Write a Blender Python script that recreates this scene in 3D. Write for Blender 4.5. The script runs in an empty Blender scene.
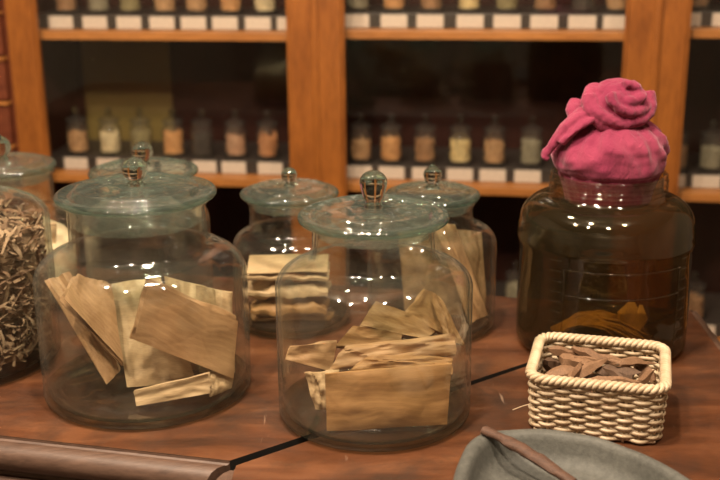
import bpy, bmesh, math, random
from mathutils import Vector, Matrix, noise
C = bpy.context.scene.collection
S = bpy.context.scene
PI = math.pi
# ------------------------------------------------------------------ camera
FPX, TILT, ROLL, CZ = 1080.0, math.radians(16.5), math.radians(-0.5), 1.44
CAMR = Matrix.Rotation(PI/2-TILT, 3, 'X') @ Matrix.Rotation(ROLL, 3, 'Z')
CAMP = Vector((0, 0, CZ))
cd = bpy.data.cameras.new('camera'); cam = bpy.data.objects.new('camera', cd); C.objects.link(cam)
cam.matrix_world = Matrix.Translation(CAMP) @ CAMR.to_4x4()
cd.sensor_width = 36; cd.lens = FPX/720*36; cd.clip_start = .05
cd.dof.use_dof = True; cd.dof.focus_distance = 1.30; cd.dof.aperture_fstop = 54/1000/.0125
S.camera = cam
def ray(u, v): return CAMR @ Vector(((u-360)/FPX, (240-v)/FPX, -1))
def at_z(u, v, z):
    r = ray(u, v); return CAMP + r*((z-CZ)/r.z)
def at_Y(u, v, Y):
    r = ray(u, v); return CAMP + r*(Y/r.y)
# cabinet row: its own frame, x along the fronts, y into the cabinets
CA = math.radians(9.0)
CO = Vector((-.107, 2.6, 0)); CE = Vector((math.cos(CA), -math.sin(CA), 0)); CN = Vector((math.sin(CA), math.cos(CA), 0))
def at_cab(u, v, dep=0):
    r = ray(u, v); o = CO + CN*dep
    t = (o-CAMP).dot(CN)/r.dot(CN); p = CAMP + r*t
    return (p-CO).dot(CE), p.z
def cab_world(x, y, z): return CO + CE*x + CN*y + Vector((0, 0, z))
# ------------------------------------------------------------------ materials
def newmat(name):
    m = bpy.data.materials.new(name); m.use_nodes = True
    nt = m.node_tree; nt.nodes.clear(); out = nt.nodes.new('ShaderNodeOutputMaterial')
    return m, nt, out
def N(nt, t, **kw):
    n = nt.nodes.new('ShaderNode'+t)
    for k, v in kw.items():
        if hasattr(n, k): setattr(n, k, v)
    return n
def ramp(nt, fac, stops):
    r = N(nt, 'ValToRGB'); e = r.color_ramp.elements
    while len(e) < len(stops): e.new(.5)
    for q, (p, c) in zip(e, stops): q.position = p; q.color = (*c, 1)
    nt.links.new(fac, r.inputs['Fac']); return r.outputs['Color']
def coords(nt, kind, scale, loc=(0, 0, 0), rot=(0, 0, 0)):
    tc = N(nt, 'TexCoord'); mp = N(nt, 'Mapping'); nt.links.new(tc.outputs[kind], mp.inputs[0])
    mp.inputs['Scale'].default_value = scale; mp.inputs['Location'].default_value = loc; mp.inputs['Rotation'].default_value = rot
    return mp.outputs[0]
def tnoise(nt, vec, sc, det=4, rough=.5, dist=0):
    n = N(nt, 'TexNoise'); nt.links.new(vec, n.inputs['Vector'])
    n.inputs['Scale'].default_value = sc; n.inputs['Detail'].default_value = det
    n.inputs['Roughness'].default_value = rough; n.inputs['Distortion'].default_value = dist
    return n.outputs['Fac']
def mixc(nt, fac, a, b, mode='MIX'):
    m = N(nt, 'Mix', data_type='RGBA', blend_type=mode)
    for s, v in ((0, fac), (6, a), (7, b)):
        if isinstance(v, (int, float)): m.inputs[s].default_value = v
        elif isinstance(v, tuple): m.inputs[s].default_value = (*v, 1)
        else: nt.links.new(v, m.inputs[s])
    return m.outputs[2]
def bump(nt, h, strength, dist=.002):
    b = N(nt, 'Bump'); b.inputs['Strength'].default_value = strength; b.inputs['Distance'].default_value = dist
    nt.links.new(h, b.inputs['Height']); return b.outputs[0]
def principled(nt, out, col, rough=.5, nrm=None, spec=.5):
    p = N(nt, 'BsdfPrincipled')
    if isinstance(col, tuple): p.inputs['Base Color'].default_value = (*col, 1)
    else: nt.links.new(col, p.inputs['Base Color'])
    if isinstance(rough, (int, float)): p.inputs['Roughness'].default_value = rough
    else: nt.links.new(rough, p.inputs['Roughness'])
    p.inputs['Specular IOR Level'].default_value = spec
    if nrm is not None: nt.links.new(nrm, p.inputs['Normal'])
    nt.links.new(p.outputs[0], out.inputs['Surface']); return p
def wood(name, dark, light, scale=(1, 1, 1), rough=.4, kind='Object', rot=(0, 0, 0), spec=.5, grain=9):
    m, nt, out = newmat(name)
    v = coords(nt, kind, scale, rot=rot)
    f = tnoise(nt, v, grain, 6, .6, .8)
    g = tnoise(nt, v, grain*6, 3, .7)
    c = ramp(nt, f, [(.3, dark), (.7, light)])
    c = mixc(nt, .35, c, ramp(nt, g, [(.3, tuple(x*.5 for x in dark)), (.6, light)]))
    principled(nt, out, c, rough, bump(nt, g, .12), spec); return m
def glass(name, tint, edge, refl=.055, wav=.25, wavs=9, rough=.045, haze=None, hcol=(.62, .70, .66), knee=.6):
    # thin-walled glass: what passes is tinted, more so at grazing angles (longer way through the wall); Schlick reflection
    m, nt, out = newmat(name)
    lw = N(nt, 'LayerWeight'); lw.inputs['Blend'].default_value = .5
    f = lw.outputs['Facing']
    tr = N(nt, 'BsdfTransparent'); nt.links.new(ramp(nt, f, [(0, tint), (knee, tint), (1, edge)]), tr.inputs[0])
    base = tr.outputs[0]
    if haze:                                        # dust and fine seeds scatter a little light; bright glass edges painted in too
        df = N(nt, 'BsdfDiffuse'); tl = N(nt, 'BsdfTranslucent'); hm = N(nt, 'MixShader'); hm.inputs[0].default_value = .45
        df.inputs[0].default_value = tl.inputs[0].default_value = (*hcol, 1)
        nt.links.new(df.outputs[0], hm.inputs[1]); nt.links.new(tl.outputs[0], hm.inputs[2])
        h2 = N(nt, 'MixShader'); nt.links.new(ramp(nt, f, [(0, (haze[0],)*3), (knee-.05, (haze[0],)*3), (1, (haze[1],)*3)]), h2.inputs[0])
        nt.links.new(base, h2.inputs[1]); nt.links.new(hm.outputs[0], h2.inputs[2]); base = h2.outputs[0]
    gl = N(nt, 'BsdfGlossy'); gl.inputs['Roughness'].default_value = rough; gl.inputs['Color'].default_value = (1, 1, 1, 1)
    v = coords(nt, 'Object', (1, 1, 1))
    nt.links.new(bump(nt, tnoise(nt, v, wavs, 2), wav, .02), gl.inputs['Normal'])
    p = N(nt, 'Math', operation='POWER'); nt.links.new(f, p.inputs[0]); p.inputs[1].default_value = 5
    q = N(nt, 'Math', operation='MULTIPLY_ADD'); nt.links.new(p.outputs[0], q.inputs[0]); q.inputs[1].default_value = .8; q.inputs[2].default_value = refl
    mx = N(nt, 'MixShader'); nt.links.new(q.outputs[0], mx.inputs[0]); nt.links.new(base, mx.inputs[1]); nt.links.new(gl.outputs[0], mx.inputs[2])
    nt.links.new(mx.outputs[0], out.inputs['Surface']); return m
def plain(name, col, rough=.6, ns=30, amt=.25, b=.15, spec=.4):
    m, nt, out = newmat(name); v = coords(nt, 'Object', (1, 1, 1)); f = tnoise(nt, v, ns, 5, .6)
    c = ramp(nt, f, [(.25, tuple(x*(1-amt) for x in col)), (.75, tuple(min(1, x*(1+amt)) for x in col))])
    principled(nt, out, c, rough, bump(nt, f, b), spec); return m
M = {}
M['jar_glass'] = glass('jar_glass', (.975, .985, .975), (.42, .50, .45), wav=.4, wavs=11, haze=(.008, .15), hcol=(.7, .72, .66), knee=.74)
M['base_glass'] = glass('base_glass', (.70, .70, .62), (.10, .15, .12), haze=(.01, .05))
M['amber_glass'] = glass('amber_glass', (.86, .83, .74), (.42, .36, .24), wav=.3, haze=(.006, .06), hcol=(.6, .55, .45))
M['brown_glass'] = glass('brown_glass', (.60, .52, .33), (.36, .30, .18), wav=.35, haze=(.03, .10), hcol=(.42, .34, .19))
M['rim_glass'] = glass('rim_glass', (.50, .63, .57), (.12, .20, .17), refl=.10, wav=.3, wavs=24, haze=(.05, .14), hcol=(.55, .72, .63))
M['lid_glass'] = glass('lid_glass', (.84, .91, .88), (.10, .19, .16), refl=.10, wav=.3, wavs=24, haze=(.055, .18), knee=.78, hcol=(.62, .71, .63))
M['small_glass'] = glass('small_glass', (.97, .975, .97), (.35, .38, .36), refl=.06, wav=.2, wavs=30, haze=(.02, .10), hcol=(.7, .68, .62))
M['pane'] = glass('pane', (.985, .985, .98), (.8, .85, .82), refl=.04, wav=.02, wavs=1.5)
m, nt, out = newmat('knob_glass')
p = principled(nt, out, (.80, .93, .89), .02); p.inputs['Transmission Weight'].default_value = 1; p.inputs['IOR'].default_value = 1.5
M['knob_glass'] = m
M['cab_wood'] = wood('cab_wood', (.17, .048, .008), (.33, .108, .018), (3, 3, .5), .38, grain=7)
M['shelf_wood'] = wood('shelf_wood', (.34, .12, .028), (.55, .22, .055), (.5, 3, 3), .42, grain=7)
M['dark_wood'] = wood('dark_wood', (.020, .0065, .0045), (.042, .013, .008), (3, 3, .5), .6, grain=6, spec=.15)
M['riser'] = plain('riser', (.045, .036, .030), .4, 25)
M['floor'] = wood('floor', (.05, .022, .012), (.1, .045, .022), (1, 6, 1), .5, grain=3)
M['plaster'] = plain('plaster', (.42, .36, .28), .9, 6, .08)
M['ceil'] = plain('ceil', (.6, .55, .47), .9, 6, .06)
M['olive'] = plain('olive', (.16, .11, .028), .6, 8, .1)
# worn table top
m, nt, out = newmat('table_top')
v = coords(nt, 'Object', (.9, 3.6, 1), rot=(0, 0, math.radians(10)))
v2 = coords(nt, 'Object', (1, 1, 1))
c = ramp(nt, tnoise(nt, v, 6, 7, .62, .6), [(.28, (.036, .013, .006)), (.5, (.098, .034, .0135)), (.74, (.175, .069, .029))])
c = mixc(nt, ramp(nt, tnoise(nt, v2, 6.5, 6, .65, .5), [(.50, (0, 0, 0)), (.68, (.85, .85, .85))]), c, (.035, .020, .014))
c = mixc(nt, ramp(nt, tnoise(nt, v2, 60, 4, .7), [(.62, (0, 0, 0)), (.78, (.5, .5, .5))]), c, (.02, .012, .008))
vs = coords(nt, 'Object', (40, 4, 1), rot=(0, 0, .7))
c = mixc(nt, ramp(nt, tnoise(nt, vs, 3, 3, .6), [(.70, (0, 0, 0)), (.76, (.35, .35, .35))]), c, (.5, .34, .24))
r = ramp(nt, tnoise(nt, v2, 14, 5, .6), [(.3, (.28, .28, .28)), (.7, (.5, .5, .5))])
principled(nt, out, c, r, bump(nt, tnoise(nt, v, 22, 5, .65), .16, .003), .45)
M['table'] = m
M['mold'] = wood('mold', (.060, .031, .020), (.145, .083, .057), (1.2, 8, 8), .5, grain=5)
M['seam_shade'] = plain('seam_shade', (.012, .009, .007), .8)  # near-black slab sides; shade inside the seam is put into the colour
def paper_mat(name, base, hi, rings=9):
    m, nt, out = newmat(name)
    v = coords(nt, 'UV', (1, .62, 1)); n1 = tnoise(nt, v, 2.6, 4, .6, .4)
    oi = N(nt, 'ObjectInfo'); wv = N(nt, 'VectorMath', operation='ADD'); nt.links.new(v, wv.inputs[0])
    sc = N(nt, 'VectorMath', operation='SCALE'); sc.inputs[0].default_value = (7, 5, 3); nt.links.new(oi.outputs['Random'], sc.inputs[3]); nt.links.new(sc.outputs[0], wv.inputs[1])
    w = N(nt, 'TexNoise'); nt.links.new(wv.outputs[0], w.inputs['Vector']); w.inputs['Scale'].default_value = 1.3; w.inputs['Detail'].default_value = 1.5
    mul = N(nt, 'Math', operation='MULTIPLY'); nt.links.new(w.outputs['Fac'], mul.inputs[0]); mul.inputs[1].default_value = rings*6.0
    sy = N(nt, 'SeparateXYZ'); nt.links.new(v, sy.inputs[0]); my = N(nt, 'Math', operation='MULTIPLY_ADD'); nt.links.new(sy.outputs[1], my.inputs[0]); my.inputs[1].default_value = rings*9.0; nt.links.new(mul.outputs[0], my.inputs[2])
    sn = N(nt, 'Math', operation='SINE'); nt.links.new(my.outputs[0], sn.inputs[0])     # growth rings of the pulp lines, wandering
    fine = tnoise(nt, coords(nt, 'UV', (3, 46, 1)), 3, 4, .65)
    c = ramp(nt, n1, [(.3, base), (.7, hi)])
    c = mixc(nt, .19, c, ramp(nt, sn.outputs[0], [(0, tuple(x*.60 for x in base)), (.7, hi)]))
    c = mixc(nt, .30, c, ramp(nt, fine, [(.35, tuple(x*.45 for x in base)), (.62, hi)]))
    vo = N(nt, 'TexVoronoi', feature='DISTANCE_TO_EDGE'); nt.links.new(wv.outputs[0], vo.inputs['Vector']); vo.inputs['Scale'].default_value = 3.2
    cr = ramp(nt, vo.outputs['Distance'], [(0, (0, 0, 0)), (.10, (1, 1, 1))])
    b1 = N(nt, 'Bump'); b1.inputs['Strength'].default_value = .10; b1.inputs['Distance'].default_value = .0025; nt.links.new(cr, b1.inputs['Height'])
    b2 = N(nt, 'Bump'); b2.inputs['Strength'].default_value = .3; b2.inputs['Distance'].default_value = .0015; nt.links.new(fine, b2.inputs['Height']); nt.links.new(b1.outputs[0], b2.inputs['Normal'])
    principled(nt, out, c, .5, b2.outputs[0], .35); return m
M['paper_a'] = paper_mat('paper_a', (.36, .195, .085), (.52, .31, .155))
M['paper_b'] = paper_mat('paper_b', (.47, .30, .15), (.64, .45, .26))
M['paper_c'] = paper_mat('paper_c', (.32, .165, .060), (.46, .25, .10))
M['cream'] = plain('cream', (.72, .56, .36), .8, 60, .15)
m, nt, out = newmat('card')
v = coords(nt, 'Object', (1, 1, 1))
sx = N(nt, 'SeparateXYZ'); nt.links.new(v, sx.inputs[0])
w = N(nt, 'Math', operation='SINE'); k = N(nt, 'Math', operation='MULTIPLY'); k.inputs[1].default_value = 760; nt.links.new(sx.outputs[2], k.inputs[0]); nt.links.new(k.outputs[0], w.inputs[0])
n1 = tnoise(nt, coords(nt, 'Object', (260, 1, 60)), 1, 2)
mu = N(nt, 'Math', operation='MULTIPLY'); nt.links.new(w.outputs[0], mu.inputs[0]); nt.links.new(n1, mu.inputs[1])
c = ramp(nt, mu.outputs[0], [(.36, (.62, .52, .42)), (.5, (.42, .35, .29))])
principled(nt, out, c, .6); M['card'] = m
def wick(name, a, b):
    m, nt, out = newmat(name); f = tnoise(nt, coords(nt, 'Object', (1, 1, 1)), 55, 4, .6)
    c = ramp(nt, f, [(.3, a), (.65, b)]); g = tnoise(nt, coords(nt, 'Object', (1, 1, 1)), 400, 2)
    principled(nt, out, c, .42, bump(nt, g, .2, .001), .45); return m
M['wicker'] = wick('wicker', (.40, .285, .17), (.60, .47, .32))
def cloth_mat():
    m, nt, out = newmat('pink_cloth')
    v = coords(nt, 'Object', (1, 1, 1)); f = tnoise(nt, v, 12, 5, .6)
    c = ramp(nt, f, [(.3, (.18, .016, .050)), (.7, (.30, .045, .090))])
    g = tnoise(nt, coords(nt, 'Object', (1, 1, .35)), 85, 4, .6, .6)
    p = principled(nt, out, c, .85, bump(nt, g, .7, .004), .2)
    p.inputs['Sheen Weight'].default_value = .35; p.inputs['Sheen Roughness'].default_value = .5; p.inputs['Sheen Tint'].default_value = (1, .6, .7, 1)
    return m
M['pink'] = cloth_mat()
m, nt, out = newmat('stone')
v = coords(nt, 'Object', (1, 1, 1)); f = tnoise(nt, v, 9, 6, .6); g = tnoise(nt, v, 160, 4, .7)
c = ramp(nt, f, [(.3, (.055, .055, .048)), (.7, (.115, .112, .098))])
c = mixc(nt, .3, c, ramp(nt, g, [(.35, (.045, .044, .040)), (.65, (.15, .146, .128))]))
principled(nt, out, c, .62, bump(nt, g, .3, .002), .35); M['stone'] = m
M['bark'] = wood('bark', (.065, .030, .014), (.26, .135, .065), (14, 2, 2), .75, 'Generated', grain=3)
M['stick'] = wood('stick', (.028, .012, .007), (.13, .062, .036), (1.5, 9, 9), .7, 'Generated', grain=3)
# ------------------------------------------------------------------ object helpers
def obj(name, bm, mat, parent=None, loc=None, smooth=True, angle=None):
    me = bpy.data.meshes.new(name); bm.normal_update(); bm.to_mesh(me); bm.free()
    if smooth:
        me.shade_smooth()
        if angle: me.set_sharp_from_angle(angle=math.radians(angle))
    for q in (mat if isinstance(mat, list) else [mat]): me.materials.append(q)
    o = bpy.data.objects.new(name, me); C.objects.link(o)
    if parent: o.parent = parent
    if loc is not None: o.location = loc
    return o
def tag(o, label, cat, group=None, kind=None):
    o['label'] = label; o['category'] = cat
    if group: o['group'] = group
    if kind: o['kind'] = kind
    return o
def thing(name, label, cat, loc=(0, 0, 0), rz=0, group=None):
    o = bpy.data.objects.new(name, None); C.objects.link(o); o.empty_display_size = .05
    o.location = loc; o.rotation_euler = (0, 0, rz); return tag(o, label, cat, group)
def copy_tree(o, parent=None):
    c = o.copy(); C.objects.link(c); c.parent = parent
    for ch in list(o.children): copy_tree(ch, c)
    return c
def box(bm, x0, x1, y0, y1, z0, z1, bev=0):
    vs = [bm.verts.new((x, y, z)) for z in (z0, z1) for x, y in ((x0, y0), (x1, y0), (x1, y1), (x0, y1))]
    fs = [bm.faces.new([vs[i] for i in q]) for q in ((3, 2, 1, 0), (4, 5, 6, 7), (0, 1, 5, 4), (1, 2, 6, 5), (2, 3, 7, 6), (3, 0, 4, 7))]
    if bev:
        es = {e for f in fs for e in f.edges}
        bmesh.ops.bevel(bm, geom=list(es), offset=bev, segments=2, profile=.6, affect='EDGES')
    return bm
def nb(*a, **k): return box(bmesh.new(), *a, **k)
def lathe(prof, seg=64, bm=None, cx=0, cy=0, closed=True):
    bm = bm or bmesh.new(); rings = []
    for r, z in prof:
        if r < 1e-6: rings.append([bm.verts.new((cx, cy, z))])
        else: rings.append([bm.verts.new((cx+r*math.cos(2*PI*i/seg), cy+r*math.sin(2*PI*i/seg), z)) for i in range(seg)])
    prs = list(zip(rings, rings[1:]))
    for a, b in prs:
        for i in range(seg):
            j = (i+1) % seg
            if len(a) == 1 and len(b) == 1: continue
            if len(a) == 1: bm.faces.new((a[0], b[j], b[i]))
            elif len(b) == 1: bm.faces.new((a[i], a[j], b[0]))
            else: bm.faces.new((a[i], a[j], b[j], b[i]))
    bmesh.ops.recalc_face_normals(bm, faces=bm.faces)
    return bm
def arc(cx, cz, rx, rz, a0, a1, n=8):
    return [(cx+rx*math.cos(math.radians(a0+(a1-a0)*i/n)), cz+rz*math.sin(math.radians(a0+(a1-a0)*i/n))) for i in range(n+1)]
def tube(bm, pts, rad, seg=7, closed=False, flat=1.0):
    n = len(pts); rings = []; up = Vector((0, 0, 1))
    for i, p in enumerate(pts):
        a = pts[(i-1) % n] if (closed or i) else pts[0]; b = pts[(i+1) % n] if (closed or i < n-1) else pts[-1]
        t = (Vector(b)-Vector(a)).normalized(); s = t.cross(up)
        if s.length < .05: s = t.cross(Vector((0, 1, 0)))
        s.normalize(); w = s.cross(t)
        r = rad[i] if isinstance(rad, (list, tuple)) else rad
        rings.append([bm.verts.new(Vector(p)+s*(r*math.cos(2*PI*k/seg))+w*(r*flat*math.sin(2*PI*k/seg))) for k in range(seg)])
    for i in range(n if closed else n-1):
        a, b = rings[i], rings[(i+1) % n]
        for k in range(seg): bm.faces.new((a[k], a[(k+1) % seg], b[(k+1) % seg], b[k]))
    if not closed:
        bm.faces.new(rings[0][::-1]); bm.faces.new(rings[-1])
    return bm
def nz(p, s): return noise.noise(Vector(p)*s)
# ------------------------------------------------------------------ the room
def struct(name, bm, mat):
    o = obj(name, bm, mat, smooth=False); o['kind'] = 'structure'; return o
X0, X1, Y0, Y1, ZC = -2.6, 2.6, -2.4, 3.7, 2.75
struct('floor', nb(X0-.1, X1+.1, Y0-.1, Y1+.1, -.1, 0), M['floor'])
struct('ceiling', nb(X0-.1, X1+.1, Y0-.1, Y1+.1, ZC, ZC+.1), M['ceil'])
struct('wall_back', nb(X0-.1, X1+.1, Y1, Y1+.1, 0, ZC), M['plaster'])
struct('wall_front', nb(X0-.1, X1+.1, Y0-.1, Y0, 0, ZC), M['plaster'])
struct('wall_left', nb(X0-.1, X0, Y0, Y1, 0, ZC), M['plaster'])
struct('wall_right', nb(X1, X1+.1, Y0, Y1, 0, ZC), M['plaster'])
# ------------------------------------------------------------------ the counters (an L with a mitred inside corner)
ZT = .85
Cn = at_z(233, 463, ZT); A0 = at_z(0, 437, ZT)
dA = (A0-Cn).normalized()                       # along counter A, away from the corner
nA = Vector((dA.y, -dA.x, 0));  nA = nA if nA.y < 0 else -nA        # out of A's front
Dn = at_z(689, 310, ZT); Rp = at_z(722, 347, ZT)
dB = Vector((-.04, -1, 0)).normalized(); nB = Vector((-dB.y*-1, 0, 0)); nB = Vector((-1, .04, 0)).normalized()
def isect(p, d, q, e):
    k = d.x*e.y-d.y*e.x; w = q-p; t = (w.x*e.y-w.y*e.x)/k; return p+d*t
def offs(p, d1, n1, d2, n2, o): return isect(p+n1*o, d1, p+n2*o, d2)
PROF = [(0, 0), (.0005, -.003), (.003, -.0045), (.006, -.003), (.013, -.0035), (.019, -.007), (.0235, -.0135), (.025, -.021), (.0235, -.029), (.0185, -.035), (.013, -.0375), (.011, -.040),
        (.013, -.0435), (.021, -.045), (.028, -.049), (.031, -.055), (.028, -.061), (.018, -.065), (.008, -.067), (-.03, -.067)]
LenA, LenB = 1.35, .56
def counter(name, label, which):
    t = thing(name, label, 'counter', (0, 0, 0))
    ms = (Dn-Cn).normalized(); mperp = Vector((-ms.y, ms.x, 0))       # mperp points to A
    g0, g1 = (.0072, .0022)
    if which == 'A': P = [Cn+mperp*g0, Dn+mperp*g1, Dn+dA*LenA*1.5, Cn+dA*LenA]; d, n = dA, nA; far = P[3]; sg = 1
    else: P = [Cn-mperp*g0, Cn+dB*LenB, Dn+dB*(LenB+.45), Dn-mperp*g1]; d, n = dB, nB; far = P[1]; sg = -1
    P[2] = (P[2] if which == 'B' else isect(Dn, dA, P[3], Vector((-nA.x, -nA.y, 0))))
    if which == 'B': P[2] = isect(Dn, dB, P[1], Vector((1, 0, 0)))
    bm = bmesh.new()
    top = [bm.verts.new((p.x, p.y, ZT)) for p in P]; bot = [bm.verts.new((p.x, p.y, ZT-.04)) for p in P]
    bm.faces.new(top); bm.faces.new(bot[::-1])
    for i in range(4): bm.faces.new((top[i], bot[i], bot[(i+1) % 4], top[(i+1) % 4]))
    bmesh.ops.recalc_face_normals(bm, faces=bm.faces)
    for f_ in bm.faces:
        if abs(f_.normal.z) < .5: f_.material_index = 1
    obj('countertop', bm, [M['table'], M['seam_shade']], t, smooth=False)
    # front moulding, mitred at the inside corner
    def sweep(nm, sec):
        bm = bmesh.new(); rows = [[bm.verts.new(p) for p in s] for s in sec]
        for a, b in zip(rows, rows[1:]):
            for i in range(len(a)-1): bm.faces.new((a[i], a[i+1], b[i+1], b[i]))
        for r in (rows[0], rows[-1]): bm.faces.new(r)
        bmesh.ops.recalc_face_normals(bm, faces=bm.faces)
        o = obj(nm, bm, M['mold'], t, angle=40); return o
    sec0, sec1 = [], []
    for o, z in PROF:
        c = offs(Cn, dA, nA, dB, nB, o) + mperp*(sg*g0); sec0.append((c.x, c.y, ZT+z-.0005))
        f = far+n*o; sec1.append((f.x, f.y, ZT+z-.0005))
    sweep('front_moulding', [sec0, sec1])
    # outer edge
    sec0, sec1 = [], []
    for o, z in PROF[:12]+[(0, -.045)]:
        c = offs(Dn, dA, -nA, dB, -nB, o*.8) + mperp*(sg*g1); sec0.append((c.x, c.y, ZT+z-.0005))
        f = P[2]-n*o*.8; sec1.append((f.x, f.y, ZT+z-.0005))
    sweep('outer_moulding', [sec0, sec1])
    # carcass below
    cen = sum(P, Vector())/4; bm = bmesh.new()
    Q = [p+(cen-p).normalized()*.035 for p in P]
    for z0, z1, ins in ((.10, ZT-.041, 0), (0, .10, .03)):
        R = [p+(cen-p).normalized()*ins for p in Q]
        b = [bm.verts.new((p.x, p.y, z0)) for p in R]; u = [bm.verts.new((p.x, p.y, z1)) for p in R]
        bm.faces.new(b[::-1]); bm.faces.new(u)
        for i in range(4): bm.faces.new((b[i], b[(i+1) % 4], u[(i+1) % 4], u[i]))
    bmesh.ops.recalc_face_normals(bm, faces=bm.faces)
    obj('carcass', bm, M['mold'], t, smooth=False)
    return t
counter('shop_counter', 'worn red-brown wooden counter with moulded front edge under the row of glass jars', 'A')
counter('shop_counter', 'worn wooden counter wing under the wicker basket, stone dish and cloth-topped jar', 'B')
# ------------------------------------------------------------------ glass jars on the counter
def big_jar(label, u, vb, R, vlid, RL, rn, zs, zn, group=None, knob='ball', kr=.0165, kh=None, wall=.0035, plug=.016, name='glass_jar', loc=None, lid=True):
    p = loc or at_z(u, vb, ZT)
    L = at_Y(u, vlid, p.y)
    zt = L.z-ZT if lid else zn+.04
    t = thing(name, label, 'jar', (p.x, p.y, ZT+.0004), random.random()*6, group)
    o = [(0, .002), (R*.55, .002), (R*.8, .001), (R-.014, 0)] + arc(R-.010, .010, .010, .010, -90, 0, 6) + [(R, zs*.5), (R, zs)]
    o += arc(R-(R-rn)*.92, zs, (R-rn)*.92, (zn-zs)*.92, 8, 82, 10) + [(rn+.002, zn), (rn, zn+.005), (rn, zt-.008), (rn+.0035, zt-.005), (rn+.004, zt-.002), (rn+.001, zt)]
    i = [(r-wall if r > .03 else r, z) for r, z in o[10:]]
    i[-1] = (rn-wall+.0005, zt-.001)
    i = i[::-1]
    i = [q for q in i if q[1] > .02] + [(R-wall-.002, .016), (R-wall-.007, .0080), (R*.8, .0055), (R*.5, .0060), (0, .0065)]
    bm = lathe(o+i, 80)
    for f_ in bm.faces:
        if f_.calc_center_median().z < .0125: f_.material_index = 1
    body = obj('jar_body', bm, [M['jar_glass'], M['base_glass']], t, angle=60)
    if lid:
        z = zt+.0006
        pr = [(0, z-.002), (rn*.5, z-.003), (rn-.010, z-plug), (rn-.0055, z-plug), (rn-.0045, z-.001), (RL-.006, z)] + arc(RL-.0052, z+.0050, .0052, .0048, -80, 95, 8)
        pr += [(RL*.90, z+.0085), (RL*.86, z+.0072), (RL*.80, z+.0072), (RL*.785, z+.0085), (RL*.772, z+.0135), (RL*.75, z+.0155), (RL*.71, z+.0150), (RL*.60, z+.0135), (RL*.42, z+.0145), (RL*.36, z+.0165), (RL*.30, z+.0160), (.0155, z+.0165), (0, z+.0168)]
        bm = lathe(pr, 80)
        for f_ in bm.faces:
            c_ = f_.calc_center_median(); f_.material_index = int(math.hypot(c_.x, c_.y) > RL*.93)
        ld = obj('lid', bm, [M['lid_glass'], M['rim_glass']], t, angle=50)
        zz = z+.0165
        if knob == 'ball':
            s = kr*.5; kp = [(0, zz-.002), (s*1.5, zz-.001), (s*1.3, zz+.002), (s*1.05, zz+.005), (s*1.1, zz+.007)]
            cz = zz+.006+kr*.87
            kp += arc(0, cz, kr, kr, -60, 90, 14)
        elif knob == 'pear':
            kp = [(0, zz-.002), (.0125, zz-.001), (.0105, zz+.003), (.0100, zz+.008), (.0125, zz+.0105), (.0135, zz+.016)]
            cz = zz+.030; kp += [(kr*.95, cz-.006)] + arc(0, cz, kr, kr*.86, -10, 90, 12)
        else:   # 'spire'
            kp = [(0, zz-.002), (.0120, zz-.001), (.0085, zz+.003), (.0080, zz+.007), (.0105, zz+.0095), (kr*.93, zz+.016), (kr, zz+.020), (kr*.88, zz+.025), (kr*.55, zz+.0295), (kr*.34, zz+.0315), (kr*.22, zz+.034), (0, zz+.0355)]
        if kp[-1][0] > 1e-6: kp[-1] = (0, kp[-1][1])
        obj('knob', lathe(kp, 40), M['knob_glass'], ld)
    print('JAR', label[:30], 'xyz', tuple(round(a, 3) for a in p), 'R', R, 'zt', round(zt, 3))
    return p
random.seed(3)
G1 = 'lidded glass jars on the counter'
J2 = big_jar('lidded clear glass jar in front centre holding stacked brown paper packets', 374.5, 410.5, .1195, 221, .0905, .0735, .166, .199, G1, 'pear', .0165)
J1 = big_jar('largest lidded glass jar, left of centre, with upright tan paper packets', 149.5, 387, .1345, 198, .1005, .0865, .155, .196, G1, 'ball', .0158, plug=.030)
J3 = big_jar('small lidded glass jar behind and left of the centre jar, folded packets inside', 293, 320, .0885, 197, .0735, .061, .115, .148, G1, 'ball', .0118)
J4 = big_jar('lidded glass jar behind and right of the centre jar, tall tan packets inside', 431, 324, .0960, 199, .070, .060, .128, .160, G1, 'spire', .0140)
J5 = big_jar('lidded glass jar hidden behind the largest jar, only its lid and knob showing', 152, 298, .100, 175, .086, .070, .130, .160, G1, 'ball', .0165)
J6 = big_jar('lidded glass jar at back left with cream powder and pale paper inside', 16, 300, .108, 170, .083, .076, .120, .150, G1, 'ball', .0165)
J7 = big_jar('glass jar cut off by the left picture edge, full of shredded brown bark', -35, 358, .133, 146, .08, .062, .200, .236, G1, 'ball', .0165)
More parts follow.
